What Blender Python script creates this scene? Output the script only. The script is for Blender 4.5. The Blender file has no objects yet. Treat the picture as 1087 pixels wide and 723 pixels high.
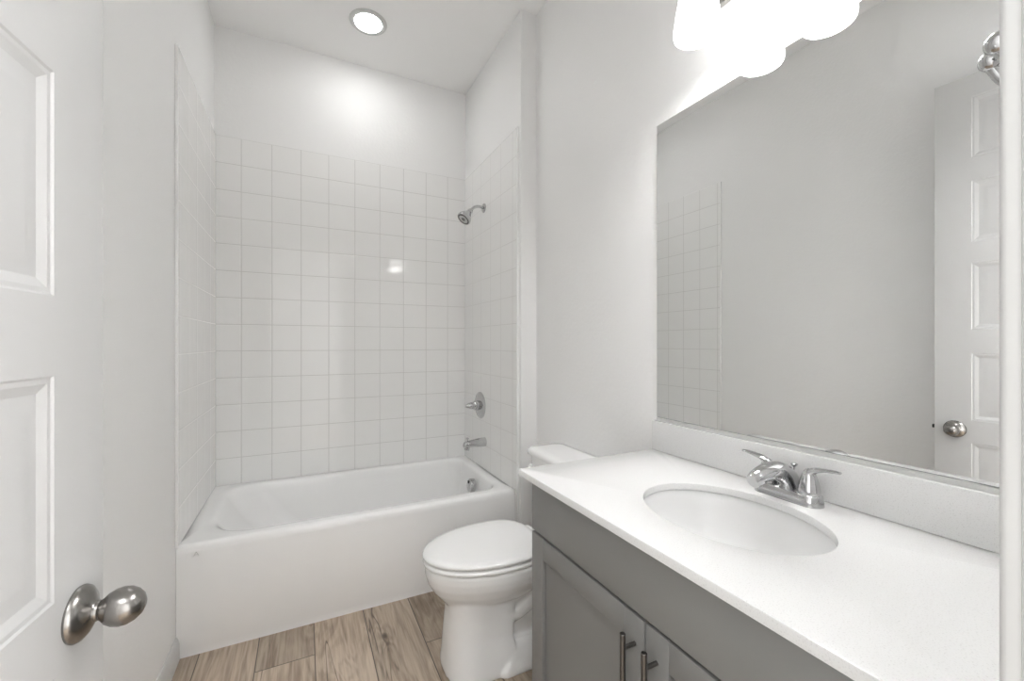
import bpy, bmesh, math, random
from mathutils import Vector, Matrix
random.seed(4)
PI = math.pi
S = bpy.context.scene
C = S.collection

# ------------------------------------------------------------------ camera, world, lights, exposure
F_PX, YAW, CY, CAMZ = 445.477, 0.4602, 364.74, 1.2718
cam = bpy.data.cameras.new('camera'); cam_o = bpy.data.objects.new('camera', cam); C.objects.link(cam_o)
cam_o.location = (0, 0, CAMZ); cam_o.rotation_euler = (PI/2, 0, -YAW)
cam.sensor_fit = 'HORIZONTAL'; cam.sensor_width = 36.0; cam.lens = F_PX/1087*36.0
cam.shift_y = (CY-361.5)/1087
cam.clip_start = 0.01
S.camera = cam_o

S.view_settings.view_transform = 'Standard'; S.view_settings.look = 'None'
S.view_settings.gamma = 1.0; S.view_settings.use_curve_mapping = False
S.view_settings.exposure = 2.12
S.cycles.max_bounces = 12; S.cycles.diffuse_bounces = 8; S.cycles.glossy_bounces = 6
S.cycles.sample_clamp_indirect = 6.0
S.cycles.use_denoising = True

w = bpy.data.worlds.new('world'); S.world = w; w.use_nodes = True
w.node_tree.nodes['Background'].inputs[0].default_value = (0.97, 0.985, 1, 1)
w.node_tree.nodes['Background'].inputs[1].default_value = 0.25

SHADE_E, BULB_E, LENS_E = 0.75, 35.0, 13.0        # emission of the vanity shades, their bulbs, the recessed light
HALL_W, LEFT_FILL_W = 4.0, 1.6                      # added fill from the hall ceiling and its left end, watts
def area_light(name, loc, size, power, rot=(0, 0, 0), shape='DISK'):
    l = bpy.data.lights.new(name, 'AREA'); l.shape = shape; l.size = size; l.energy = power
    l.color = (0.98, 0.99, 1.0)
    o = bpy.data.objects.new(name, l); C.objects.link(o); o.location = loc; o.rotation_euler = rot
    return o
area_light('hall_fill_top', (0.05, -0.50, 2.66), 0.7, HALL_W, (math.radians(8), 0, 0))  # added fill from the hall ceiling, an unseen source
wl_ = area_light('hall_fill_left', (-1.12, -0.70, 1.45), 0.9, LEFT_FILL_W, (0, -PI/2, 0), 'RECTANGLE'); wl_.data.size = 1.7; wl_.data.size_y = 0.95  # added fill light at the hall's left end; no window there
wr_ = area_light('hall_fill_right', (1.27, -0.75, 1.15), 0.9, 18.0, (0, PI/2, 0), 'RECTANGLE'); wr_.data.size = 1.7; wr_.data.size_y = 0.95  # stronger added fill from the hall's right end, also without a window

# ------------------------------------------------------------------ room numbers
XL, XR, XM = -0.4518, 1.0532, 1.1606      # tile face left, tile face right, vanity wall
YB, YT, YWING, YD = 2.9034, 2.105, 2.035, 0.09   # back tile face, tub front, wing face, door wall face
ZC, ZT, ZR = 3.1014, 2.468, 0.453         # ceiling, tile top, tub rim
TK = 0.010                                # tile thickness

# ------------------------------------------------------------------ materials
def mat(name, col, rough=0.5, metal=0.0, spec=0.5, coat=0.0, emit=None, es=0.0):
    m = bpy.data.materials.new(name); m.use_nodes = True
    b = m.node_tree.nodes['Principled BSDF']
    b.inputs['Base Color'].default_value = (*col, 1); b.inputs['Roughness'].default_value = rough
    b.inputs['Metallic'].default_value = metal; b.inputs['Specular IOR Level'].default_value = spec
    b.inputs['Coat Weight'].default_value = coat
    if emit: b.inputs['Emission Color'].default_value = (*emit, 1); b.inputs['Emission Strength'].default_value = es
    return m
def nd(m, t, **kw):
    n = m.node_tree.nodes.new(t)
    for k, v in kw.items(): setattr(n, k, v)
    return n
def lk(m, a, b): m.node_tree.links.new(a, b)
def bsdf(m): return m.node_tree.nodes['Principled BSDF']
def math_n(m, op, a, b=None, c=None):
    n = nd(m, 'ShaderNodeMath', operation=op)
    for i, v in enumerate((a, b, c)):
        if v is None: continue
        if isinstance(v, (int, float)): n.inputs[i].default_value = v
        else: lk(m, v, n.inputs[i])
    return n.outputs[0]
def add_noise_bump(m, scale, strength, dist=0.002, detail=3, coord='Object'):
    tc = nd(m, 'ShaderNodeTexCoord'); nz = nd(m, 'ShaderNodeTexNoise'); bp = nd(m, 'ShaderNodeBump')
    nz.inputs['Scale'].default_value = scale; nz.inputs['Detail'].default_value = detail
    bp.inputs['Strength'].default_value = strength; bp.inputs['Distance'].default_value = dist
    lk(m, tc.outputs[coord], nz.inputs['Vector']); lk(m, nz.outputs['Fac'], bp.inputs['Height'])
    lk(m, bp.outputs['Normal'], bsdf(m).inputs['Normal'])
    return nz

M = {}
M['paint'] = mat('wall_paint', (0.85, 0.85, 0.845), 0.5, spec=0.4); add_noise_bump(M['paint'], 62, 0.55, 0.0014, 2)
M['ceil'] = mat('ceiling_paint', (0.92, 0.92, 0.915), 0.6, spec=0.3); add_noise_bump(M['ceil'], 90, 0.25, 0.001, 2)
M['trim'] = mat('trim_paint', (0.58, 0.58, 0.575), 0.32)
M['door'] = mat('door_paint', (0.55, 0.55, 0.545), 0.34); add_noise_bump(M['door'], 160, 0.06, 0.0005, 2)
M['tub'] = mat('tub_enamel', (0.90, 0.90, 0.895), 0.12)
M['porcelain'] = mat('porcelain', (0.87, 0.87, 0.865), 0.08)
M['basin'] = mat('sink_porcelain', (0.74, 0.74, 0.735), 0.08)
M['seat'] = mat('seat_plastic', (0.88, 0.88, 0.875), 0.16)
M['cab'] = mat('cabinet_paint', (0.212, 0.21, 0.205), 0.42); add_noise_bump(M['cab'], 220, 0.04, 0.0004, 2)
M['dark'] = mat('gap_shade_kick_black', (0.02, 0.02, 0.02), 0.8)  # near-black: painted shade for cabinet gaps, plain colour for the toe kick
M['chrome'] = mat('chrome', (0.56, 0.56, 0.565), 0.06, metal=1.0)
M['nickel'] = mat('brushed_nickel', (0.30, 0.288, 0.275), 0.25, metal=1.0)
M['pull'] = mat('pull_metal', (0.17, 0.165, 0.16), 0.28, metal=1.0)
M['mirror'] = mat('mirror_silver', (0.90, 0.905, 0.90), 0.0, metal=1.0)
M['edge'] = mat('mirror_edge', (0.30, 0.32, 0.31), 0.15)
M['drain'] = mat('drain_hole', (0.03, 0.03, 0.03), 0.5)
M['fixture'] = mat('fixture_nickel', (0.55, 0.54, 0.52), 0.25, metal=1.0)
M['shade'] = mat('frosted_glass', (0.9, 0.9, 0.9), 0.35, emit=(1, 1, 0.997), es=SHADE_E)
M['shade_in'] = mat('frosted_glass_inside', (0.9, 0.9, 0.9), 0.35, emit=(1, 1, 0.997), es=1.7)
M['bulb'] = mat('bulb_glow', (1, 1, 1), 0.5, emit=(1, 1, 0.997), es=BULB_E)
M['lens'] = mat('light_lens', (1, 1, 1), 0.5, emit=(1, 1, 0.997), es=LENS_E)
M['channel'] = mat('channel_aluminium', (0.56, 0.56, 0.55), 0.35)
M['hall'] = mat('hall_paint', (0.58, 0.58, 0.575), 0.6)
M['latch_shade'] = mat('latch_shade_black', (0.03, 0.03, 0.03), 0.6)  # shade on the latch bolt, put into its colour
M['mark'] = mat('emblem_grey', (0.50, 0.50, 0.49), 0.3)

def quartz():
    m = mat('white_quartz', (0.72, 0.72, 0.715), 0.16)
    tc = nd(m, 'ShaderNodeTexCoord'); nz = nd(m, 'ShaderNodeTexNoise'); r = nd(m, 'ShaderNodeValToRGB')
    nz.inputs['Scale'].default_value = 420; nz.inputs['Detail'].default_value = 2
    lk(m, tc.outputs['Object'], nz.inputs['Vector']); lk(m, nz.outputs['Fac'], r.inputs['Fac'])
    e = r.color_ramp.elements
    e[0].position = 0.30; e[0].color = (0.62, 0.615, 0.61, 1); e[1].position = 0.44; e[1].color = (0.72, 0.72, 0.715, 1)
    lk(m, r.outputs['Color'], bsdf(m).inputs['Base Color'])
    return m
M['quartz'] = quartz()

def tile_mat(name, axis, u0, pu, z0, pz):
    """glazed 6 inch wall tile; axis = which object axis runs along the wall"""
    m = mat(name, (0.80, 0.80, 0.79), 0.07)
    tc = nd(m, 'ShaderNodeTexCoord'); sp = nd(m, 'ShaderNodeSeparateXYZ'); lk(m, tc.outputs['Object'], sp.inputs[0])
    U = math_n(m, 'DIVIDE', math_n(m, 'SUBTRACT', sp.outputs[axis], u0), pu)
    V = math_n(m, 'DIVIDE', math_n(m, 'SUBTRACT', sp.outputs['Z'], z0), pz)
    def dist(t, p):
        f = math_n(m, 'FRACT', t)
        return math_n(m, 'MULTIPLY', math_n(m, 'MINIMUM', f, math_n(m, 'SUBTRACT', 1.0, f)), p)
    d = math_n(m, 'MINIMUM', dist(U, pu), dist(V, pz))
    mr = nd(m, 'ShaderNodeMapRange'); lk(m, d, mr.inputs['Value'])
    mr.inputs['From Min'].default_value = 0.0009; mr.inputs['From Max'].default_value = 0.0022
    mx = nd(m, 'ShaderNodeMix', data_type='RGBA'); lk(m, mr.outputs[0], mx.inputs['Factor'])
    mx.inputs['A'].default_value = (0.60, 0.595, 0.58, 1); mx.inputs['B'].default_value = (0.87, 0.87, 0.86, 1)
    lk(m, mx.outputs['Result'], bsdf(m).inputs['Base Color'])
    ro = nd(m, 'ShaderNodeMapRange'); lk(m, mr.outputs[0], ro.inputs['Value'])
    ro.inputs['To Min'].default_value = 0.6; ro.inputs['To Max'].default_value = 0.07
    lk(m, ro.outputs[0], bsdf(m).inputs['Roughness'])
    # pillowed edges + gentle waviness of the glaze
    mr2 = nd(m, 'ShaderNodeMapRange', interpolation_type='SMOOTHSTEP'); lk(m, d, mr2.inputs['Value'])
    mr2.inputs['From Min'].default_value = 0.0; mr2.inputs['From Max'].default_value = 0.007
    nz = nd(m, 'ShaderNodeTexNoise'); nz.inputs['Scale'].default_value = 9.0; nz.inputs['Detail'].default_value = 1
    lk(m, tc.outputs['Object'], nz.inputs['Vector'])
    h = math_n(m, 'ADD', mr2.outputs[0], math_n(m, 'MULTIPLY', nz.outputs['Fac'], 1.3))
    bp = nd(m, 'ShaderNodeBump'); bp.inputs['Strength'].default_value = 0.5; bp.inputs['Distance'].default_value = 0.0012
    lk(m, h, bp.inputs['Height']); lk(m, bp.outputs['Normal'], bsdf(m).inputs['Normal'])
    return m
M['tile_back'] = tile_mat('tile_back', 'X', XL+0.1228, 0.1565, ZT-0.155*20, 0.155)
M['tile_side'] = tile_mat('tile_side', 'Y', YB-0.1565*20, 0.1565, ZT-0.155*20, 0.155)

def wood_floor():
    m = mat('wood_look_plank_tile', (0.4, 0.33, 0.26), 0.42)
    PW, PL = 0.212, 1.22
    tc = nd(m, 'ShaderNodeTexCoord'); sp = nd(m, 'ShaderNodeSeparateXYZ'); lk(m, tc.outputs['Object'], sp.inputs[0])
    U = math_n(m, 'DIVIDE', math_n(m, 'SUBTRACT', sp.outputs['X'], 0.040-PW*40), PW)
    iu = math_n(m, 'FLOOR', U)
    wn = nd(m, 'ShaderNodeTexWhiteNoise', noise_dimensions='1D'); lk(m, iu, wn.inputs['W'])
    # the plank between x=-.172 and .040 has its butt joint at y=1.895
    V = math_n(m, 'DIVIDE', math_n(m, 'SUBTRACT', sp.outputs['Y'], 1.895-PL*40), PL)
    k = math_n(m, 'SUBTRACT', iu, 39.0)
    V = math_n(m, 'ADD', V, math_n(m, 'MULTIPLY', k, 0.37))
    iv = math_n(m, 'FLOOR', V)
    def dist(t, p):
        f = math_n(m, 'FRACT', t)
        return math_n(m, 'MULTIPLY', math_n(m, 'MINIMUM', f, math_n(m, 'SUBTRACT', 1.0, f)), p)
    d = math_n(m, 'MINIMUM', dist(U, PW), dist(V, PL))
    cid = nd(m, 'ShaderNodeCombineXYZ'); lk(m, iu, cid.inputs[0]); lk(m, iv, cid.inputs[1])
    wn2 = nd(m, 'ShaderNodeTexWhiteNoise', noise_dimensions='3D'); lk(m, cid.outputs[0], wn2.inputs['Vector'])
    off = nd(m, 'ShaderNodeVectorMath', operation='SCALE'); lk(m, wn2.outputs['Color'], off.inputs[0]); off.inputs['Scale'].default_value = 17.0
    pos = nd(m, 'ShaderNodeVectorMath', operation='ADD'); lk(m, tc.outputs['Object'], pos.inputs[0]); lk(m, off.outputs[0], pos.inputs[1])
    def stretched(sx, sy):
        mp = nd(m, 'ShaderNodeMapping'); mp.inputs['Scale'].default_value = (sx, sy, 1); lk(m, pos.outputs[0], mp.inputs['Vector']); return mp.outputs[0]
    # knots pull the grain around them
    vo = nd(m, 'ShaderNodeTexVoronoi', feature='F1'); vo.inputs['Scale'].default_value = 1.0; lk(m, stretched(5.2, 2.9), vo.inputs['Vector'])
    knot = nd(m, 'ShaderNodeMapRange', interpolation_type='SMOOTHSTEP'); lk(m, vo.outputs['Distance'], knot.inputs['Value'])
    knot.inputs['From Min'].default_value = 0.03; knot.inputs['From Max'].default_value = 0.10
    knot.inputs['To Min'].default_value = 1.0; knot.inputs['To Max'].default_value = 0.0
    pull = nd(m, 'ShaderNodeMapRange', interpolation_type='SMOOTHSTEP'); lk(m, vo.outputs['Distance'], pull.inputs['Value'])
    pull.inputs['From Max'].default_value = 0.34; pull.inputs['To Min'].default_value = 1.6; pull.inputs['To Max'].default_value = 0.0
    n1 = nd(m, 'ShaderNodeTexNoise'); lk(m, stretched(9, 1.3), n1.inputs['Vector']); n1.inputs['Scale'].default_value = 1; n1.inputs['Detail'].default_value = 6; n1.inputs['Distortion'].default_value = 0.8
    n2 = nd(m, 'ShaderNodeTexNoise'); lk(m, stretched(95, 5), n2.inputs['Vector']); n2.inputs['Scale'].default_value = 1; n2.inputs['Detail'].default_value = 5
    ph = math_n(m, 'ADD', math_n(m, 'MULTIPLY', n1.outputs['Fac'], 9.0), math_n(m, 'MULTIPLY', pull.outputs[0], 1.1))
    rings = math_n(m, 'MULTIPLY', math_n(m, 'ADD', math_n(m, 'SINE', math_n(m, 'MULTIPLY', ph, 6.28)), 1.0), 0.5)
    mixf = math_n(m, 'ADD', math_n(m, 'MULTIPLY', n1.outputs['Fac'], 0.50), math_n(m, 'ADD', math_n(m, 'MULTIPLY', n2.outputs['Fac'], 0.50), math_n(m, 'MULTIPLY', rings, 0.11)))
    ramp = nd(m, 'ShaderNodeValToRGB'); lk(m, mixf, ramp.inputs['Fac'])
    e = ramp.color_ramp.elements
    e[0].position = 0.30; e[0].color = (0.115, 0.080, 0.054, 1)
    e[1].position = 0.86; e[1].color = (0.46, 0.385, 0.30, 1)
    a = ramp.color_ramp.elements.new(0.44); a.color = (0.235, 0.178, 0.128, 1)
    a = ramp.color_ramp.elements.new(0.60); a.color = (0.345, 0.275, 0.208, 1)
    # plank to plank shade
    sh = nd(m, 'ShaderNodeMapRange'); lk(m, wn2.outputs['Value'], sh.inputs['Value']); sh.inputs['To Min'].default_value = 1.15; sh.inputs['To Max'].default_value = 1.5
    mul = nd(m, 'ShaderNodeVectorMath', operation='SCALE'); hs = nd(m, 'ShaderNodeHueSaturation'); hs.inputs['Saturation'].default_value = 0.90; lk(m, ramp.outputs['Color'], hs.inputs['Color']); lk(m, hs.outputs['Color'], mul.inputs[0]); lk(m, sh.outputs[0], mul.inputs['Scale'])
    # dark splits along the grain
    n3 = nd(m, 'ShaderNodeTexNoise'); lk(m, stretched(11, 0.9), n3.inputs['Vector']); n3.inputs['Scale'].default_value = 1; n3.inputs['Detail'].default_value = 3; n3.inputs['Distortion'].default_value = 0.5
    sd = math_n(m, 'ABSOLUTE', math_n(m, 'SUBTRACT', n3.outputs['Fac'], 0.585))
    crack = nd(m, 'ShaderNodeMapRange', interpolation_type='SMOOTHSTEP'); lk(m, sd, crack.inputs['Value'])
    crack.inputs['From Min'].default_value = 0.0; crack.inputs['From Max'].default_value = 0.014; crack.inputs['To Min'].default_value = 0.75; crack.inputs['To Max'].default_value = 0.0
    n4 = nd(m, 'ShaderNodeTexNoise'); lk(m, stretched(4, 2.5), n4.inputs['Vector']); n4.inputs['Scale'].default_value = 1
    cm = nd(m, 'ShaderNodeMapRange', interpolation_type='SMOOTHSTEP'); lk(m, n4.outputs['Fac'], cm.inputs['Value']); cm.inputs['From Min'].default_value = 0.47; cm.inputs['From Max'].default_value = 0.58
    dk = math_n(m, 'MAXIMUM', math_n(m, 'MULTIPLY', crack.outputs[0], cm.outputs[0]), math_n(m, 'MULTIPLY', knot.outputs[0], 0.85))
    mx = nd(m, 'ShaderNodeMix', data_type='RGBA'); lk(m, dk, mx.inputs['Factor']); lk(m, mul.outputs[0], mx.inputs['A']); mx.inputs['B'].default_value = (0.055, 0.04, 0.03, 1)
    gr = nd(m, 'ShaderNodeMapRange'); lk(m, d, gr.inputs['Value']); gr.inputs['From Min'].default_value = 0.0012; gr.inputs['From Max'].default_value = 0.0026
    m2 = nd(m, 'ShaderNodeMix', data_type='RGBA'); lk(m, gr.outputs[0], m2.inputs['Factor']); m2.inputs['A'].default_value = (0.10, 0.085, 0.07, 1); lk(m, mx.outputs['Result'], m2.inputs['B'])
    lk(m, m2.outputs['Result'], bsdf(m).inputs['Base Color'])
    h = math_n(m, 'ADD', math_n(m, 'MULTIPLY', gr.outputs[0], 1.0), math_n(m, 'MULTIPLY', n2.outputs['Fac'], 0.25))
    bp = nd(m, 'ShaderNodeBump'); bp.inputs['Strength'].default_value = 0.5; bp.inputs['Distance'].default_value = 0.0015
    lk(m, h, bp.inputs['Height']); lk(m, bp.outputs['Normal'], bsdf(m).inputs['Normal'])
    return m
M['floor'] = wood_floor()

# ------------------------------------------------------------------ mesh helpers
ORIG = {}
def obj(name, bm, m, parent=None, smooth=True, origin=None, local=False, angle=35):
    """link a bmesh (in world coordinates unless local) as one mesh object"""
    bmesh.ops.recalc_face_normals(bm, faces=bm.faces[:])
    me = bpy.data.meshes.new(name)
    org = Vector(origin) if origin is not None else Vector((0, 0, 0))
    base = ORIG.get(parent.name, Vector()) if parent is not None else Vector()
    if not local:
        bmesh.ops.translate(bm, verts=bm.verts[:], vec=-(org if origin is not None else base))
    bm.to_mesh(me); bm.free()
    if isinstance(m, (list, tuple)):
        for k in m: me.materials.append(k)
    else: me.materials.append(m)
    if smooth:
        me.polygons.foreach_set('use_smooth', [True]*len(me.polygons))
        me.set_sharp_from_angle(angle=math.radians(angle))
    o = bpy.data.objects.new(name, me); C.objects.link(o)
    if parent is not None: o.parent = parent
    if not local:
        o.location = (org-base) if origin is not None else (0, 0, 0)
        ORIG[o.name] = org if origin is not None else base
    return o
def thing(name, label, cat, loc, rotz=0, group=None):
    o = bpy.data.objects.new(name, None); C.objects.link(o); o.empty_display_size = 0.05
    o.location = loc; o.rotation_euler = (0, 0, rotz); o['label'] = label; o['category'] = cat
    if group: o['group'] = group
    ORIG[o.name] = Vector(loc)
    return o
def tag(o, label, cat, group=None):
    o['label'] = label; o['category'] = cat
    if group: o['group'] = group
    return o
def struct(o): o['kind'] = 'structure'; return o

def box(bm, x0, x1, y0, y1, z0, z1, bev=0.0, seg=2):
    r = bmesh.ops.create_cube(bm, size=1.0)
    vs = r['verts']
    for v in vs:
        v.co = Vector(((x0+x1)/2+v.co.x*(x1-x0), (y0+y1)/2+v.co.y*(y1-y0), (z0+z1)/2+v.co.z*(z1-z0)))
    if bev:
        es = list({e for v in vs for e in v.link_edges})
        bmesh.ops.bevel(bm, geom=es, offset=bev, segments=seg, affect='EDGES', profile=0.5)
    return bm
def newbox(*a, **k): return box(bmesh.new(), *a, **k)
def loft(bm, rings, cap0=True, cap1=True, closed=True):
    vr = [[bm.verts.new(p) for p in r] for r in rings]
    n = len(vr[0])
    for a, b in zip(vr, vr[1:]):
        for i in range(n if closed else n-1):
            j = (i+1) % n
            bm.faces.new((a[i], a[j], b[j], b[i]))
    if cap0: bm.faces.new(vr[0][::-1])
    if cap1: bm.faces.new(vr[-1])
    return bm
def lathe(bm, prof, o=(0, 0, 0), axis=(0, 0, 1), n=40, cap0=True, cap1=True):
    """prof: list of (radius, height along axis)"""
    ax = Vector(axis).normalized(); q = Vector((0, 0, 1)).rotation_difference(ax); o = Vector(o)
    rings = []
    for r, h in prof:
        r = max(r, 1e-5)
        rings.append([o+q @ Vector((r*math.cos(2*PI*i/n), r*math.sin(2*PI*i/n), h)) for i in range(n)])
    return loft(bm, rings, cap0, cap1)
def catmull(P, k=8):
    P = [Vector(p) for p in P]; out = []
    Q = [P[0]*2-P[1]]+P+[P[-1]*2-P[-2]]
    for i in range(1, len(Q)-2):
        a, b, c, d = Q[i-1:i+3]
        for j in range(k):
            t = j/k
            out.append(0.5*((2*b)+(c-a)*t+(2*a-5*b+4*c-d)*t*t+(3*b-a-3*c+d)*t**3))
    out.append(P[-1]); return out
def tube(bm, pts, rad, n=16, up=(0, 0, 1), flat=1.0, k=8, sm=True):
    """sweep an ellipse (rad wide, rad*flat thick) along a smooth path; rad scalar or one per point"""
    m = len(pts)
    rads = [rad]*m if isinstance(rad, (int, float)) else list(rad)
    flats = [flat]*m if isinstance(flat, (int, float)) else list(flat)
    if sm:
        P = catmull(pts, k)
        R = [v.x for v in catmull([(r, f, 0) for r, f in zip(rads, flats)], k)]
        Fl = [v.y for v in catmull([(r, f, 0) for r, f in zip(rads, flats)], k)]
    else: P, R, Fl = [Vector(p) for p in pts], rads, flats
    rings = []
    up = Vector(up)
    for i, p in enumerate(P):
        t = (P[min(i+1, len(P)-1)]-P[max(i-1, 0)]).normalized()
        s = t.cross(up)
        if s.length < 1e-4: s = t.cross(Vector((0, 1, 0.01)))
        s.normalize(); u = s.cross(t).normalized()
        rings.append([p+s*R[i]*math.cos(2*PI*j/n)+u*R[i]*Fl[i]*math.sin(2*PI*j/n) for j in range(n)])
    return loft(bm, rings)
def rrect(x0, x1, y0, y1, r, z, n=8):
    """rounded rectangle, 4*(n+1) points; r scalar or 4 radii (x1y1, x0y1, x0y0, x1y0)"""
    rr = [r]*4 if isinstance(r, (int, float)) else r
    out = []
    for q, (sx, sy) in enumerate(((1, 1), (-1, 1), (-1, -1), (1, -1))):
        R = rr[q]; cx = (x1-R) if sx > 0 else (x0+R); cy = (y1-R) if sy > 0 else (y0+R)
        for i in range(n+1):
            a = PI/2*q+PI/2*i/n
            out.append(Vector((cx+R*math.cos(a), cy+R*math.sin(a), z)))
    return out
def sphere(bm, c, r, sx=1, sy=1, sz=1, u=24, v=16):
    d = bmesh.ops.create_uvsphere(bm, u_segments=u, v_segments=v, radius=r)
    for t in d['verts']: t.co = Vector((c[0]+t.co.x*sx, c[1]+t.co.y*sy, c[2]+t.co.z*sz))
    return bm

# ================================================================== THE SETTING
HY = -1.35     # far wall of the hall behind the camera
struct(obj('floor', newbox(-1.25, 1.40, HY-0.1, YB+0.2, -0.06, 0.0), M['floor'], smooth=False))
struct(obj('ceiling', newbox(-0.60, 1.40, 0.0, YB+0.2, ZC, ZC+0.08), M['ceil'], smooth=False))
wl = struct(obj('wall_left', newbox(XL-TK-0.11, XL-TK, 0.09, YB+0.12, 0, ZC), M['paint'], smooth=False))
wb = struct(obj('wall_back', newbox(XL-TK, XR+TK, YB+TK, YB+TK+0.11, 0, ZC), M['paint'], smooth=False))
ww = struct(obj('wall_alcove', newbox(XR+TK, XM+0.12, YWING, YB+TK+0.11, 0, ZC, bev=0.004), M['paint']))
wr = struct(obj('wall_right', newbox(XM, XM+0.12, 0.09, YWING, 0, ZC), M['paint'], smooth=False))
# the glazed tile fields are skins on their walls
def tile_field(bm, m, parent, label):
    o = obj('tile_field', bm, m, parent, smooth=False); o['label'] = label
tile_field(newbox(XL-TK, XL, YT-0.005, YB, ZR+0.001, ZT, bev=0.003), M['tile_side'], wl, 'white square wall tile on the left alcove wall')
tile_field(newbox(XL-TK, XR+TK, YB, YB+TK, ZR+0.001, ZT), M['tile_back'], wb, 'white square wall tile on the back alcove wall')
tile_field(newbox(XR, XR+TK, 2.070, YB, ZR+0.001, ZT, bev=0.003), M['tile_side'], ww, 'white square wall tile on the plumbing wall')
obj('tile_edge_trim', newbox(XR-0.002, XR+TK, 2.058, 2.071, 0.02, ZT+0.002, bev=0.003), M['tub'], ww)
obj('tile_edge_trim', newbox(XL-TK, XL+0.002, YT-0.011, YT-0.004, ZR, ZT+0.002, bev=0.003), M['tub'], wl)
# door wall with the opening the photographer stands in
OX0, OX1, OZ = -0.363, 0.425, 2.462
bm = bmesh.new()
box(bm, XL-TK-0.11, OX0, -0.025, YD, 0, ZC); box(bm, OX1, XM+0.12, -0.025, YD, 0, ZC); box(bm, OX0, OX1, -0.025, YD, OZ, ZC)
struct(obj('wall_front', bm, M['paint'], smooth=False))
bm = bmesh.new()      # right jamb with its casings
box(bm, OX1-0.015, OX1+0.004, -0.03, YD+0.006, 0, OZ-0.015, bev=0.003)
box(bm, OX1-0.012, OX1+0.058, YD-0.002, YD+0.017, 0, OZ+0.045, bev=0.005, seg=3)
box(bm, OX1-0.010, OX1+0.058, -0.042, -0.024, 0, OZ+0.045, bev=0.005, seg=3)
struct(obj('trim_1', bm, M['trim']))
bm = bmesh.new()      # left (hinge) jamb
box(bm, OX0-0.004, OX0+0.013, -0.03, YD-0.001, 0, OZ-0.015, bev=0.003)
box(bm, OX0-0.058, OX0+0.010, -0.042, -0.024, 0, OZ+0.045, bev=0.005, seg=3)
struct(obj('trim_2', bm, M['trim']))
bm = bmesh.new()      # head jamb
box(bm, OX0, OX1, -0.03, YD+0.006, OZ-0.015, OZ+0.004, bev=0.003)
box(bm, OX0, OX1, YD-0.002, YD+0.017, OZ-0.010, OZ+0.058, bev=0.005, seg=3)
box(bm, OX0, OX1, -0.042, -0.024, OZ-0.010, OZ+0.058, bev=0.005, seg=3)
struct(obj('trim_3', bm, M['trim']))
def baseboard(name, pts, h=0.095, t=0.014):
    """moulded skirting: profile swept along a floor line (x, y) with the room on its left"""
    bm = bmesh.new(); prof = [(0, 0), (t, 0), (t, h*0.70), (t*0.80, h*0.76), (t*0.72, h*0.86), (t*0.42, h*0.95), (t*0.2, h), (0, h)]
    (x0, y0), (x1, y1) = pts; d = Vector((x1-x0, y1-y0, 0)).normalized(); nrm = Vector((-d.y, d.x, 0))
    loft(bm, [[Vector((x, y, 0))+nrm*a+Vector((0, 0, b)) for a, b in prof] for x, y in pts])
    return struct(obj(name, bm, M['trim'], angle=50))
baseboard('baseboard_left', [(XL-TK, YT-0.001), (XL-TK, YD+0.001)])
baseboard('baseboard_right', [(XM, 1.101), (XM, YWING-0.001)])
baseboard('baseboard_alcove', [(XM-0.0145, YWING), (XR+TK, YWING)])
baseboard('baseboard_front', [(XL+0.005, YD), (OX0-0.003, YD)])
# the hall behind the door
bm = bmesh.new()
box(bm, -1.25, -1.15, HY, -0.025, 0, 2.75); box(bm, 1.30, 1.40, HY, -0.025, 0, 2.75); box(bm, -1.25, 1.40, HY-0.1, HY, 0, 2.75)
box(bm, -1.25, XL-TK-0.11, -0.025, YD, 0, 2.75)
struct(obj('wall_hall', bm, M['hall'], smooth=False))
struct(obj('ceiling_hall', newbox(-1.25, 1.40, HY-0.1, -0.025, 2.75, 2.83), M['ceil'], smooth=False))

# ================================================================== BATHTUB
tub = thing('bathtub', 'white alcove bathtub with flat apron below the square wall tiles', 'bathtub', (0.30, YT, 0))
x0, x1, y0, y1 = XL-TK+0.0005, XR+TK-0.0005, YT, YB+TK-0.0005
bm = bmesh.new()
def tub_ring(ix0, ix1, iy0, iy1, r, z): return rrect(x0+ix0, x1-ix1, y0+iy0, y1-iy1, r, z, n=10)
R = [tub_ring(0, 0, 0.006, 0, 0.004, 0.0), tub_ring(0, 0, 0.006, 0, 0.004, 0.03), tub_ring(0, 0, 0.0, 0, 0.004, 0.045), tub_ring(0, 0, 0.0, 0, 0.004, 0.418),
     tub_ring(0, 0, 0.002, 0, 0.004, 0.436), tub_ring(0, 0, 0.008, 0, 0.004, 0.447), tub_ring(0, 0, 0.018, 0, 0.004, 0.4525), tub_ring(0, 0, 0.026, 0, 0.004, ZR)]
op = (0.080, 0.062, 0.078, 0.050)
def inner(d, z, sl, r): # d = inset of the plain sides, sl = extra slope of the backrest end
    return tub_ring(op[0]+d+sl, op[1]+d*1.1, op[2]+d, op[3]+d*0.8, r, z)
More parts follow.
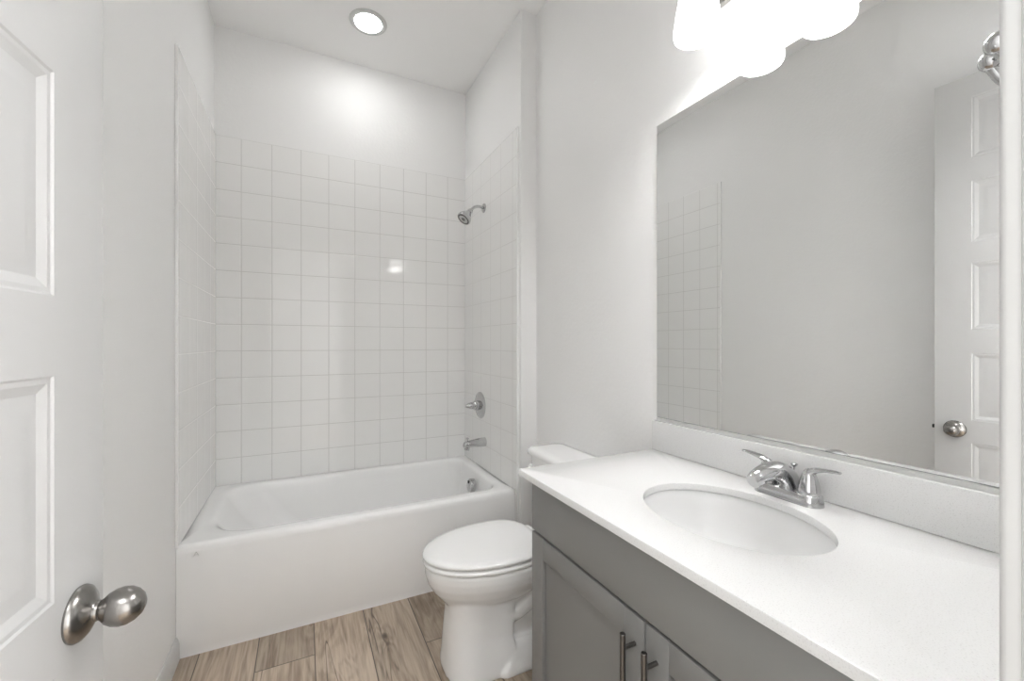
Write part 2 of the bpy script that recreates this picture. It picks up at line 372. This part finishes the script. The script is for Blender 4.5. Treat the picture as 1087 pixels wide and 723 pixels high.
R += [inner(-0.030, ZR-0.0003, 0, (0.08, 0.13, 0.16, 0.09)), inner(-0.012, 0.4518, 0, (0.09, 0.14, 0.18, 0.10)), inner(-0.003, 0.4485, 0.001, (0.09, 0.15, 0.19, 0.10)), inner(0.002, 0.4445, 0.003, (0.09, 0.15, 0.19, 0.10)), inner(0.007, 0.436, 0.008, (0.09, 0.16, 0.20, 0.10)),
      inner(0.012, 0.41, 0.02, (0.09, 0.16, 0.20, 0.10)), inner(0.028, 0.30, 0.08, (0.10, 0.17, 0.17, 0.11)), inner(0.048, 0.19, 0.16, (0.12, 0.17, 0.17, 0.12)),
      inner(0.068, 0.13, 0.22, (0.13, 0.17, 0.17, 0.13)), inner(0.095, 0.10, 0.27, (0.13, 0.15, 0.15, 0.13)), inner(0.14, 0.088, 0.32, (0.10, 0.12, 0.12, 0.10)), inner(0.22, 0.084, 0.42, (0.06, 0.06, 0.06, 0.06))]
loft(bm, R, cap0=True, cap1=True)
obj('tub_body', bm, M['tub'], tub, angle=60)
# overflow plate on the sloping inner wall under the spout
ovc = Vector((0.955, 2.50, 0.372)); ax = Vector((-1, 0, 0.10)).normalized()
ov = obj('overflow_plate', lathe(bmesh.new(), [(0.004, -0.012), (0.042, -0.012), (0.042, 0.012), (0.040, 0.018), (0.033, 0.023), (0.0, 0.024)], ovc, ax), M['chrome'], tub)
obj('overflow_slot', newbox(ovc.x-0.0265, ovc.x-0.019, ovc.y-0.007, ovc.y+0.007, ovc.z+0.016, ovc.z+0.034, bev=0.002), M['drain'], ov)
obj('tub_drain', lathe(bmesh.new(), [(0.0, 0.083), (0.034, 0.083), (0.034, 0.087), (0.03, 0.089), (0.012, 0.0875), (0.0, 0.0875)], (0.70, 2.50, 0)), M['chrome'], tub)
# little maker's emblem on the apron
bm = bmesh.new(); box(bm, -0.408, -0.379, YT-0.0012, YT+0.001, 0.402, 0.428, bev=0.0008)
em = obj('apron_emblem', bm, M['tub'], tub)
bm = bmesh.new()
for a, b in (((-0.402, 0.407), (-0.3935, 0.423)), ((-0.3935, 0.423), (-0.385, 0.407)), ((-0.399, 0.412), (-0.388, 0.412))):
    tube(bm, [(a[0], YT-0.0016, a[1]), (b[0], YT-0.0016, b[1])], 0.0012, n=6, sm=False)
obj('emblem_mark', bm, M['mark'], em)

# ---- shower fittings on the plumbing wall
sh = thing('showerhead', 'small chrome shower head on a bent arm high on the tiled wall', 'shower head', (XR, 2.533, 2.155))
obj('flange', lathe(bmesh.new(), [(0.0, 0.0), (0.030, 0.0), (0.030, 0.003), (0.026, 0.008), (0.014, 0.011), (0.0, 0.011)], (XR, 2.533, 2.155), (-1, 0, 0)), M['chrome'], sh)
obj('shower_arm', tube(bmesh.new(), [(XR-0.002, 2.533, 2.155), (XR-0.035, 2.533, 2.160), (XR-0.065, 2.533, 2.153), (XR-0.088, 2.533, 2.134), (XR-0.099, 2.533, 2.121)], 0.0095), M['chrome'], sh)
hd = Vector((XR-0.093, 2.533, 2.128)); ha = Vector((-0.62, -0.12, -0.78))
hb = obj('head_body', lathe(bmesh.new(), [(0.0, 0.0), (0.015, 0.0), (0.018, 0.009), (0.017, 0.020), (0.023, 0.030), (0.036, 0.050), (0.045, 0.068), (0.047, 0.080), (0.045, 0.087), (0.040, 0.088)], hd, ha), M['chrome'], sh)
obj('spray_face', lathe(bmesh.new(), [(0.0, 0.080), (0.040, 0.080), (0.041, 0.0885), (0.032, 0.0895), (0.029, 0.086), (0.015, 0.086), (0.012, 0.090), (0.0, 0.091)], hd, ha), M['pull'], hb)
va = thing('shower_valve', 'round chrome shower valve plate with a lever handle above the tub spout', 'shower valve', (XR, 2.598, 0.862))
vc = (XR, 2.598, 0.862)
obj('escutcheon', lathe(bmesh.new(), [(0.0, 0.0), (0.088, 0.0), (0.088, 0.003), (0.082, 0.008), (0.060, 0.013), (0.032, 0.016), (0.0, 0.016)], vc, (-1, 0, 0), n=48), M['chrome'], va)
hn = obj('valve_handle', lathe(bmesh.new(), [(0.0, 0.012), (0.031, 0.012), (0.031, 0.040), (0.028, 0.050), (0.020, 0.054), (0.0, 0.055)], vc, (-1, 0, 0)), M['chrome'], va)
obj('lever', tube(bmesh.new(), [(XR-0.045, 2.598, 0.862), (XR-0.066, 2.598, 0.862), (XR-0.090, 2.598, 0.862), (XR-0.106, 2.598, 0.862)], [0.026, 0.025, 0.018, 0.006], flat=0.9), M['chrome'], hn)
sp_ = thing('tub_spout', 'short chrome tub spout projecting from tiled wall over the tub', 'spout', (XR, 2.517, 0.628))
bm = bmesh.new()
secs = [(0.0, 0.635, 0.026, 0.029), (0.03, 0.635, 0.026, 0.029), (0.07, 0.634, 0.025, 0.026), (0.11, 0.632, 0.024, 0.022), (0.135, 0.629, 0.023, 0.021), (0.145, 0.626, 0.019, 0.018), (0.149, 0.622, 0.010, 0.010)]
rings = []
for dx, z, ry, rz in secs:
    rings.append([Vector((XR-dx, 2.517+ry*math.cos(2*PI*i/28), z+rz*math.sin(2*PI*i/28))) for i in range(28)])
loft(bm, rings); so = obj('spout_body', bm, M['chrome'], sp_, angle=60)
obj('spout_mouth', lathe(bmesh.new(), [(0.0, 0.0), (0.017, 0.0), (0.017, 0.022), (0.012, 0.022), (0.010, 0.02), (0.0, 0.02)], (XR-0.122, 2.517, 0.616), (-0.25, 0, -1)), M['chrome'], so)
obj('diverter_knob', lathe(bmesh.new(), [(0.004, 0.0), (0.004, 0.012), (0.008, 0.014), (0.009, 0.019), (0.006, 0.023), (0.0, 0.024)], (XR-0.122, 2.517, 0.650), (0, 0, 1), n=20), M['chrome'], sp_)

# ================================================================== TOILET (faces the left wall, tank against the vanity wall)
TY = 1.58
to = thing('toilet', 'white two-piece toilet with closed lid between the tub and grey vanity', 'toilet', (0.80, TY, 0))
def egg(xf, xb, hw, z, n=48, sq=2.3, wide=0.62):
    """egg outline: front tip at xf, back at xb, half width hw reached at fraction `wide` from the front"""
    xc = xf+(xb-xf)*wide; out = []
    for i in range(n):
        a = 2*PI*i/n; c, s_ = math.cos(a), math.sin(a)
        e = 2.0 if c < 0 else sq+0.6
        px = abs(c)**(2/e)*(1 if c > 0 else -1); py = abs(s_)**(2/e)*(1 if s_ > 0 else -1)
        out.append(Vector((xc+px*((xb-xc) if c > 0 else (xc-xf)), TY+py*hw, z)))
    return out
bm = bmesh.new()
loft(bm, [egg(0.50, 0.80, 0.10, 0.255, sq=3), egg(0.475, 0.86, 0.130, 0.285), egg(0.445, 0.90, 0.158, 0.320), egg(0.425, 0.92, 0.176, 0.355), egg(0.417, 0.925, 0.184, 0.385), egg(0.416, 0.925, 0.185, 0.412), egg(0.424, 0.92, 0.180, 0.420)])
# bowl underside / trapway bulge towards the wall
loft(bm, [egg(0.60, 0.98, 0.085, 0.10, sq=3), egg(0.56, 1.02, 0.10, 0.20, sq=3), egg(0.50, 1.06, 0.125, 0.30, sq=3), egg(0.50, 1.08, 0.15, 0.36, sq=3)])
# deck carrying the tank
loft(bm, [rrect(0.86, 1.13, TY-0.10, TY+0.10, 0.03, 0.30), rrect(0.84, 1.14, TY-0.12, TY+0.12, 0.035, 0.37), rrect(0.84, 1.145, TY-0.125, TY+0.125, 0.035, 0.425)])
# front column with a crisp rear edge
def column(z, xf, xb, hw):
    pts = []; n = 24
    for i in range(n+1):
        a = PI/2+PI*i/n
        pts.append(Vector((xf+0.13+0.13*math.copysign(abs(math.cos(a))**0.75, math.cos(a)), TY+hw*math.copysign(abs(math.sin(a))**0.75, math.sin(a)), z)))
    return pts+[Vector((xb, TY-hw, z)), Vector((xb, TY+hw, z))]
loft(bm, [column(0.0, 0.484, 0.745, 0.134), column(0.02, 0.484, 0.745, 0.134), column(0.06, 0.488, 0.742, 0.126), column(0.14, 0.492, 0.738, 0.112), column(0.22, 0.500, 0.738, 0.110), column(0.30, 0.500, 0.740, 0.116)])
# floor flange behind the column
loft(bm, [rrect(0.66, 1.04, TY-0.150, TY+0.150, 0.04, 0.0), rrect(0.66, 1.04, TY-0.150, TY+0.150, 0.04, 0.020), rrect(0.69, 1.03, TY-0.138, TY+0.138, 0.04, 0.050), rrect(0.71, 1.02, TY-0.105, TY+0.105, 0.04, 0.105)])
for s_ in (-1, 1):   # S-shaped trapway on both flanks
    tube(bm, [(0.70, TY+s_*0.062, 0.185), (0.76, TY+s_*0.078, 0.205), (0.82, TY+s_*0.092, 0.245), (0.89, TY+s_*0.098, 0.262), (0.945, TY+s_*0.095, 0.20), (0.955, TY+s_*0.090, 0.06)], [0.034, 0.036, 0.038, 0.040, 0.042, 0.044])
tb = obj('bowl', bm, M['porcelain'], to, smooth=False)
rm = tb.modifiers.new('remesh', 'REMESH'); rm.mode = 'VOXEL'; rm.voxel_size = 0.0055; rm.use_smooth_shade = True
sm = tb.modifiers.new('smooth', 'SMOOTH'); sm.factor = 0.5; sm.iterations = 5
bpy.context.view_layer.update()
dg = bpy.context.evaluated_depsgraph_get(); nm = bpy.data.meshes.new_from_object(tb.evaluated_get(dg))
tb.modifiers.clear(); tb.data = nm
nm.polygons.foreach_set('use_smooth', [True]*len(nm.polygons))
# seat ring and lid
def dome(xf, xb, hw, z0, h, sq=2.3, edge=0.006):
    L = [egg(xf+edge, xb-edge, hw-edge, z0, sq=sq), egg(xf+edge*0.2, xb-edge*0.2, hw-edge*0.2, z0+h*0.18, sq=sq), egg(xf, xb, hw, z0+h*0.42, sq=sq), egg(xf+edge*0.25, xb-edge*0.25, hw-edge*0.25, z0+h*0.68, sq=sq),
         egg(xf+edge, xb-edge, hw-edge, z0+h*0.86, sq=sq), egg(xf+edge*3, xb-edge*3, hw-edge*3, z0+h*0.96, sq=sq), egg(xf+0.07, xb-0.07, hw-0.07, z0+h, sq=sq)]
    return loft(bmesh.new(), L)
se = obj('seat', dome(0.408, 0.885, 0.188, 0.4222, 0.0215, edge=0.008), M['seat'], to, angle=70)
obj('lid', dome(0.406, 0.890, 0.189, 0.4462, 0.022, edge=0.009), M['seat'], to, angle=70)
for s_ in (-1, 1):
    obj('hinge_cap', newbox(0.872, 0.915, TY+s_*0.075-0.022, TY+s_*0.075+0.022, 0.421, 0.452, bev=0.008, seg=3), M['seat'], to)
# tank, its lid and the flush lever
bm = bmesh.new()
loft(bm, [rrect(0.985, 1.150, TY-0.175, TY+0.175, 0.035, 0.424), rrect(0.978, 1.152, TY-0.185, TY+0.185, 0.04, 0.46), rrect(0.972, 1.153, TY-0.195, TY+0.195, 0.045, 0.60), rrect(0.968, 1.153, TY-0.200, TY+0.200, 0.045, 0.742)])
obj('tank', bm, M['porcelain'], to, angle=50)
bm = bmesh.new(); tz = 0.742
loft(bm, [rrect(0.966, 1.154, TY-0.203, TY+0.203, 0.045, tz), rrect(0.953, 1.156, TY-0.211, TY+0.211, 0.05, tz+0.006), rrect(0.950, 1.157, TY-0.213, TY+0.213, 0.05, tz+0.018), rrect(0.954, 1.156, TY-0.210, TY+0.210, 0.05, tz+0.029), rrect(0.966, 1.150, TY-0.200, TY+0.200, 0.045, tz+0.035), rrect(1.0, 1.12, TY-0.16, TY+0.16, 0.03, tz+0.037)])
obj('tank_lid', bm, M['porcelain'], to, angle=50)
fl = obj('flush_lever', lathe(bmesh.new(), [(0.0, 0.0), (0.013, 0.0), (0.014, 0.012), (0.010, 0.017), (0.0, 0.018)], (0.971, TY+0.160, 0.690), (-1, 0, 0), n=24), M['seat'], to)
obj('lever_arm', tube(bmesh.new(), [(0.955, TY+0.162, 0.690), (0.948, TY+0.135, 0.688), (0.946, TY+0.090, 0.684)], [0.007, 0.008, 0.010], flat=0.7), M['seat'], fl)
for s_ in (-1, 1):
    obj('bolt_cap', lathe(bmesh.new(), [(0.015, 0.0), (0.015, 0.008), (0.011, 0.016), (0.0, 0.019)], (0.87, TY+s_*0.122, 0.045), (0, 0, 1), n=20), M['seat'], to)

# ================================================================== VANITY
CX, CT, CE = 0.592, 0.8858, 1.150        # counter front edge, top height, far end
VX, VE, VZ = 0.612, 1.100, 0.866         # door face, cabinet far end, cabinet top
VY0 = 0.175                              # near end of the doors
van = thing('vanity_cabinet', 'grey shaker vanity cabinet with two doors under the white counter', 'cabinet', (0.88, 0.63, 0))
bm = bmesh.new()
BX = VX+0.020
box(bm, BX, BX+0.018, 0.092, VE-0.004, 0.10, VZ-0.02)            # face frame panel behind the doors
box(bm, BX, XM-0.002, VE-0.018, VE, 0.002, VZ, bev=0.001)           # far side panel
box(bm, BX, XM-0.002, 0.092, 0.110, 0.002, VZ)                      # near side panel
box(bm, BX, XM-0.002, 0.110, VE-0.018, 0.10, 0.118)               # bottom
obj('carcass', bm, M['cab'], van, smooth=False)
obj('toe_kick', newbox(BX+0.06, BX+0.075, 0.110, VE-0.018, 0.002, 0.10), M['dark'], van, smooth=False)
obj('gap_shade_sheet', newbox(BX-0.0015, BX, 0.16, VE-0.006, 0.105, VZ-0.01), M['dark'], van, smooth=False)  # thin near-black sheet painting the shade seen through the door gaps
obj('top_panel', newbox(VX, BX-0.002, VY0, VE, 0.7195, VZ, bev=0.0015), M['cab'], van)['label'] = 'plain grey false drawer front'
obj('filler_strip', newbox(VX+0.006, BX-0.002, 0.093, VY0-0.003, 0.105, VZ, bev=0.001), M['cab'], van)
def shaker(y0, y1, z0, z1, st=0.060):
    bm = bmesh.new(); e = 0.0004
    box(bm, VX, BX-0.002, y0, y0+st, z0, z1, bev=0.0012); box(bm, VX, BX-0.002, y1-st, y1, z0, z1, bev=0.0012)
    box(bm, VX+e, BX-0.002, y0+st-0.002, y1-st+0.002, z1-st, z1, bev=0.0012); box(bm, VX+e, BX-0.002, y0+st-0.002, y1-st+0.002, z0, z0+st, bev=0.0012)
    return bm
def bar_pull(parent, y, zt, L=0.160):
    xb = VX-0.032; bm = bmesh.new()
    lathe(bm, [(0.0, 0.0), (0.0052, 0.0), (0.006, 0.0008), (0.006, L-0.0008), (0.0052, L), (0.0, L)], (xb, y, zt-L), (0, 0, 1), n=24)
    for z in (zt-0.030, zt-L+0.030):
        lathe(bm, [(0.0, 0.0), (0.0045, 0.0), (0.0045, 0.034), (0.0, 0.034)], (xb+0.001, y, z), (1, 0, 0), n=16)
    return obj('handle', bm, M['pull'], parent, angle=40)
DG = 0.636
for y0_, y1_, py in ((DG+0.0024, VE, 0.664), (VY0, DG-0.0024, 0.604)):
    d_ = obj('door', shaker(y0_, y1_, 0.112, 0.7118), M['cab'], van)
    obj('door_panel', newbox(VX+0.011, BX-0.004, y0_+0.0622, y1_-0.0622, 0.169, 0.656), M['cab'], d_, smooth=False)
    bar_pull(d_, py, 0.683)

# ---- countertop with an oval cut-out
SC, SA, SB = (0.872, 0.643), 0.162, 0.207      # sink centre and half axes (x, y)
def slab_with_hole(x0, x1, y0, y1, z0, z1, n=120, bev=0.0025):
    ang = sorted(set([2*PI*i/n for i in range(n)]+[math.atan2(y-SC[1], x-SC[0]) % (2*PI) for x in (x0, x1) for y in (y0, y1)]))
    def outer(a, ins=0):
        c, s_ = math.cos(a), math.sin(a); t = 1e9
        if c > 1e-9: t = min(t, (x1-ins-SC[0])/c)
        if c < -1e-9: t = min(t, (x0+ins-SC[0])/c)
        if s_ > 1e-9: t = min(t, (y1-ins-SC[1])/s_)
        if s_ < -1e-9: t = min(t, (y0+ins-SC[1])/s_)
        return SC[0]+c*t, SC[1]+s_*t
    def inn(a, ins=0):
        c, s_ = math.cos(a), math.sin(a); t = 1/math.sqrt((c/(SA+ins))**2+(s_/(SB+ins))**2)
        return SC[0]+c*t, SC[1]+s_*t
    rs = []
    for fn, ins, z in ((inn, 0.002, z0), (outer, 0.0, z0), (outer, 0, z1-bev), (outer, bev*0.3, z1-bev*0.3), (outer, bev, z1), (inn, bev, z1), (inn, bev*0.3, z1-bev*0.3), (inn, 0, z1-bev), (inn, 0.0, z0+0.001), (inn, 0.002, z0)):
        rs.append([Vector((*fn(a, ins), z)) for a in ang])
    bm = bmesh.new(); loft(bm, rs, False, False); bmesh.ops.remove_doubles(bm, verts=bm.verts[:], dist=1e-6)
    return bm
ct = obj('countertop', slab_with_hole(CX, XM-0.001, 0.0915, CE, VZ+0.001, CT), M['quartz'], origin=(0.87, 0.63, VZ+0.001), angle=30)
tag(ct, 'white quartz countertop on the grey vanity with an oval sink cut-out', 'countertop')
bs = obj('backsplash', newbox(XM-0.020, XM-0.001, 0.0915, CE, CT+0.0004, 0.9915, bev=0.002), M['quartz'], origin=(XM-0.01, 0.63, CT))
tag(bs, 'low white quartz backsplash along the vanity wall below the mirror', 'backsplash')
# ---- undermount sink
si = thing('undermount_sink', 'oval white undermount sink bowl set into the white countertop', 'sink', (SC[0], SC[1], 0.71))
prof = [(1.10, 0.0), (1.10, -0.012), (1.04, -0.014), (1.0, -0.030), (0.97, -0.055), (0.90, -0.090), (0.78, -0.120), (0.58, -0.142), (0.34, -0.152), (0.12, -0.156)]
inn = [(1.10, 0.0), (1.03, 0.0), (1.012, -0.004), (0.99, -0.018), (0.955, -0.045), (0.885, -0.082), (0.765, -0.110), (0.57, -0.131), (0.34, -0.142), (0.12, -0.147)]
bm = bmesh.new(); n = 72
rg = [[Vector((SC[0]+SA*k*math.cos(2*PI*i/n), SC[1]+SB*k*math.sin(2*PI*i/n), VZ+h)) for i in range(n)] for k, h in prof[::-1]+inn[1:]]
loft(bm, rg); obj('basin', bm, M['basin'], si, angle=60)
obj('sink_drain', lathe(bmesh.new(), [(0.0, 0.0), (0.030, 0.0), (0.031, 0.004), (0.026, 0.006), (0.02, 0.003), (0.019, 0.007), (0.0, 0.009)], (SC[0], SC[1], VZ-0.1475)), M['chrome'], si)

# ---- two-handle faucet
FX, FY = 1.088, 0.637
fa = thing('faucet', 'chrome two-handle faucet on white countertop behind the oval sink', 'faucet', (FX, FY, CT))
bm = bmesh.new()
def stad(ax_, ay, z, n=12): return rrect(FX-ax_, FX+ax_, FY-ay, FY+ay, min(ax_, ay)-0.0005, z, n=n)
loft(bm, [stad(0.029, 0.081, CT), stad(0.0285, 0.0805, CT+0.004), stad(0.027, 0.079, CT+0.016), stad(0.0255, 0.0775, CT+0.024), stad(0.022, 0.074, CT+0.0265)])
obj('base', bm, M['chrome'], fa, angle=50)
bm = bmesh.new()
P = [(FX+0.016, 0.008), (FX+0.008, 0.036), (FX-0.014, 0.059), (FX-0.050, 0.073), (FX-0.090, 0.073), (FX-0.121, 0.066), (FX-0.137, 0.058)]
tube(bm, [(x, FY, CT+h) for x, h in P], [0.034, 0.031, 0.0265, 0.0235, 0.022, 0.020, 0.0165], up=(0, 1, 0), flat=[0.62, 0.62, 0.72, 0.85, 0.90, 0.90, 0.86], n=24)
spo = obj('spout', bm, M['chrome'], fa, angle=50)
obj('aerator', lathe(bmesh.new(), [(0.0, 0.0), (0.0115, 0.0), (0.0115, 0.012), (0.009, 0.0125), (0.008, 0.009), (0.0, 0.009)], (FX-0.119, FY, CT+0.060), (-0.25, 0, -0.97), n=24), M['chrome'], spo)
for s_ in (-1, 1):
    hy = FY+s_*0.0505; hc = (FX, hy, CT+0.0255)
    h_ = obj('handle', lathe(bmesh.new(), [(0.0, 0.0), (0.0235, 0.0), (0.0240, 0.003), (0.0232, 0.010), (0.0212, 0.022), (0.0178, 0.036), (0.0145, 0.047), (0.0105, 0.056), (0.005, 0.060), (0.0, 0.061)], hc, (0, 0, 1), n=32), M['chrome'], fa)
    tube_pts = [(FX, hy-s_*0.004, CT+0.071), (FX, hy+s_*0.012, CT+0.083), (FX-0.001, hy+s_*0.032, CT+0.0885), (FX-0.002, hy+s_*0.052, CT+0.0915), (FX-0.003, hy+s_*0.066, CT+0.092)]
    obj('lever', tube(bmesh.new(), tube_pts, [0.0130, 0.0125, 0.0105, 0.0095, 0.0075], flat=[0.8, 0.62, 0.48, 0.42, 0.38], n=18), M['chrome'], h_)
obj('lift_rod', lathe(bmesh.new(), [(0.002, 0.0), (0.002, 0.038), (0.003, 0.039), (0.0075, 0.044), (0.008, 0.047), (0.005, 0.049), (0.0, 0.0495)], (FX+0.021, FY-0.004, CT+0.036), (0, 0, 1), n=20), M['chrome'], fa)

# ---- mirror
mi = thing('mirror', 'large frameless wall mirror above the white vanity counter', 'mirror', (XM, 0.63, 1.005))
obj('mirror_backing', newbox(XM-0.0045, XM-0.0005, 0.118, 1.137, 1.0035, 2.065), M['edge'], mi, smooth=False)
obj('mirror_glass', newbox(XM-0.0065, XM-0.0047, 0.118, 1.137, 1.0055, 2.065), M['mirror'], mi, smooth=False)
bm = bmesh.new(); box(bm, XM-0.0085, XM-0.0003, 0.117, 1.138, 0.9920, 1.0033)
obj('bottom_channel', bm, M['channel'], mi, smooth=False)

# ---- three-shade vanity light
LX, LYS, LZ = 1.010, (0.842, 0.650, 0.458), 2.155      # shade axis, the three shades, rim height
vl = thing('vanity_light', 'three-shade vanity light with frosted glass bells above the mirror', 'light', (XM, LYS[1], LZ+0.16))
obj('backplate', newbox(XM-0.022, XM-0.0005, LYS[2]-0.085, LYS[0]+0.085, LZ+0.155, LZ+0.225, bev=0.006, seg=3), M['fixture'], vl)
for y in LYS:
    ar = obj('arm', tube(bmesh.new(), [(XM-0.02, y, LZ+0.19), (XM-0.07, y, LZ+0.205), (LX+0.02, y, LZ+0.215), (LX, y, LZ+0.195), (LX, y, LZ+0.165)], 0.008), M['fixture'], vl)
    obj('socket_cup', lathe(bmesh.new(), [(0.0, 0.175), (0.020, 0.175), (0.026, 0.165), (0.028, 0.140), (0.0, 0.140)], (LX, y, LZ), (0, 0, 1), n=32), M['fixture'], ar)
    outp = [(0.032, 0.152), (0.040, 0.148), (0.046, 0.130), (0.052, 0.100), (0.058, 0.065), (0.063, 0.030), (0.0648, 0.012), (0.063, 0.002), (0.060, 0.0)]
    inp = [(0.0575, 0.003), (0.0600, 0.012), (0.0585, 0.030), (0.0535, 0.065), (0.0475, 0.100), (0.0415, 0.128), (0.036, 0.143), (0.032, 0.146)]
    sd = obj('shade', lathe(bmesh.new(), outp+inp, (LX, y, LZ), (0, 0, 1), n=48, cap0=False, cap1=False), [M['shade'], M['shade_in']], vl, angle=70)
    for k, p_ in enumerate(sd.data.polygons): p_.material_index = 0 if k < 48*len(outp) else 1
    sd['label'] = 'frosted white glass bell shade'
    obj('bulb', lathe(bmesh.new(), [(0.0, 0.020), (0.010, 0.021), (0.020, 0.026), (0.027, 0.036), (0.030, 0.049), (0.028, 0.062), (0.021, 0.080), (0.0145, 0.098), (0.0135, 0.138), (0.0, 0.138)], (LX, y, LZ), (0, 0, 1), n=28), M['bulb'], sd)

# ---- recessed ceiling light over the tub
RC = (0.328, 2.505)
rl = thing('recessed_ceiling_light', 'round white recessed light glowing in ceiling over the tub', 'light', (RC[0], RC[1], ZC))
obj('light_trim', lathe(bmesh.new(), [(0.073, -0.006), (0.076, -0.0072), (0.095, -0.0060), (0.101, -0.0035), (0.1025, -0.0005), (0.073, -0.0005), (0.073, -0.006)], (RC[0], RC[1], ZC), (0, 0, 1), n=56, cap0=False, cap1=False), M['trim'], rl)
obj('lens', lathe(bmesh.new(), [(0.0, -0.013), (0.050, -0.0115), (0.070, -0.0085), (0.0728, -0.006), (0.0728, -0.001), (0.0, -0.001)], (RC[0], RC[1], ZC), (0, 0, 1), n=56), M['lens'], rl)

# ---- made-up ceiling fixture for the added hall fill (behind the camera)
hl = thing('hall_fill_fixture', 'added round hall ceiling fixture for unseen fill light outside the bathroom door', 'light', (0.05, -0.50, 2.75))
obj('fill_light_pan', lathe(bmesh.new(), [(0.0, -0.03), (0.16, -0.03), (0.17, -0.02), (0.17, -0.0005), (0.0, -0.0005)], (0.05, -0.50, 2.75), (0, 0, 1), n=48), M['trim'], hl)

# ================================================================== DOOR (swung open to the left wall)
DW, DT, DZ0, DZ1 = 0.762, 0.035, 0.012, 2.44
dr = bpy.data.objects.new('door_1', None); C.objects.link(dr)
dr.location = (-0.3453, 0.1035, 0); dr.rotation_euler = (0, 0, math.atan2(0.9962, 0.0877))
tag(dr, 'open white raised-panel door standing along the left wall', 'door'); dr['kind'] = 'structure'
def door_slab():
    """stiles, rails and recessed raised panels on both faces; local x along the width, y through the thickness"""
    PZ = [(0.235, 0.455), (0.560, 0.840), (0.937, 1.230), (1.333, 1.622), (1.713, 1.980), (2.078, 2.345)]
    PX = (0.116, DW-0.116); bm = bmesh.new()
    xs = [0, PX[0], PX[1], DW]; zs = [DZ0]+[z for p in PZ for z in p]+[DZ1]
    prof = [(0.0, 0.0), (0.003, 0.0022), (0.009, 0.0024), (0.021, 0.0068), (0.026, 0.0070), (0.044, 0.0030), (0.050, 0.0026)]
    for y, sg in ((0.0, 1), (DT, -1)):
        V = {}
        def vt(x, z, d=0.0):
            k = (round(x, 5), round(z, 5), round(d, 5))
            if k not in V: V[k] = bm.verts.new((x, y+sg*d, z))
            return V[k]
        for i in range(3):
            for j in range(len(zs)-1):
                a, b, c, d = xs[i], xs[i+1], zs[j], zs[j+1]
                if i == 1 and j % 2 == 1:
                    rings = [[vt(a+o, c+o, h), vt(b-o, c+o, h), vt(b-o, d-o, h), vt(a+o, d-o, h)] for o, h in prof]
                    for r0, r1 in zip(rings, rings[1:]):
                        for q in range(4): bm.faces.new((r0[q], r0[(q+1) % 4], r1[(q+1) % 4], r1[q]))
                    bm.faces.new(rings[-1])
                else: bm.faces.new((vt(a, c), vt(b, c), vt(b, d), vt(a, d)))
    es = [e for e in bm.edges if len(e.link_faces) == 1]
    bm.edges.ensure_lookup_table()
    n = len(es)
    bmesh.ops.bridge_loops(bm, edges=es)
    return bm
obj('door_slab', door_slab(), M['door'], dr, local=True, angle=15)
KX, KZ = DW-0.066, 0.893
egg_p = [(0.0, 0.0), (0.0365, 0.0), (0.0375, 0.003), (0.036, 0.007), (0.030, 0.0120), (0.021, 0.0165), (0.0150, 0.0195), (0.0135, 0.022), (0.0, 0.022)]
knob_p = [(0.0, 0.020), (0.0130, 0.020), (0.0138, 0.0225), (0.0128, 0.0250), (0.0150, 0.0285), (0.0205, 0.034), (0.0243, 0.0415), (0.0258, 0.0495), (0.0247, 0.058), (0.0207, 0.066), (0.0145, 0.0725), (0.0075, 0.0758), (0.0, 0.0765)]
for y, s_ in ((0.0, -1), (DT, 1)):
    ks = obj('door_knob', lathe(bmesh.new(), knob_p, (KX, y, KZ), (0, s_, 0), n=40), M['nickel'], dr, local=True)
    ks['label'] = 'egg-shaped brushed nickel door knob'
    obj('rosette', lathe(bmesh.new(), egg_p, (KX, y, KZ), (0, s_, 0), n=48), M['nickel'], ks, local=True)
obj('latch_bolt', newbox(DW-0.001, DW+0.011, DT/2-0.006, DT/2+0.006, KZ-0.008, KZ+0.008, bev=0.002), M['latch_shade'], dr, local=True)  # bolt coloured near-black to stand for the shade on it
for z in (0.25, 1.25, 2.20):
    bm = bmesh.new(); lathe(bm, [(0.0, 0.0), (0.007, 0.0), (0.007, 0.09), (0.0, 0.09)], (-0.004, -0.006, z-0.045), (0, 0, 1), n=16)
    obj('hinge', bm, M['nickel'], dr, local=True)

# ---- robe hook on the door wall, just beyond the right jamb
rh = thing('robe_hook', 'small chrome double robe hook on the wall beside right door jamb', 'hook', (0.576, YD, 1.52))
obj('hook_plate', newbox(0.540, 0.612, YD+0.0003, YD+0.006, 1.505, 1.535, bev=0.0025), M['chrome'], rh)
for bx_, by_, bz_ in ((0.552, 0.1410, 1.538), (0.600, 0.1580, 1.547)):
    pg = obj('prong', tube(bmesh.new(), [(bx_, YD+0.004, 1.520), (bx_, YD+(by_-YD)*0.45, 1.514), (bx_, YD+(by_-YD)*0.85, 1.521), (bx_, by_+0.001, bz_-0.006)], [0.0058, 0.0052, 0.0048, 0.0050], up=(1, 0, 0)), M['chrome'], rh)
    obj('prong_ball', sphere(bmesh.new(), (bx_, by_, bz_), 0.0104), M['chrome'], pg)
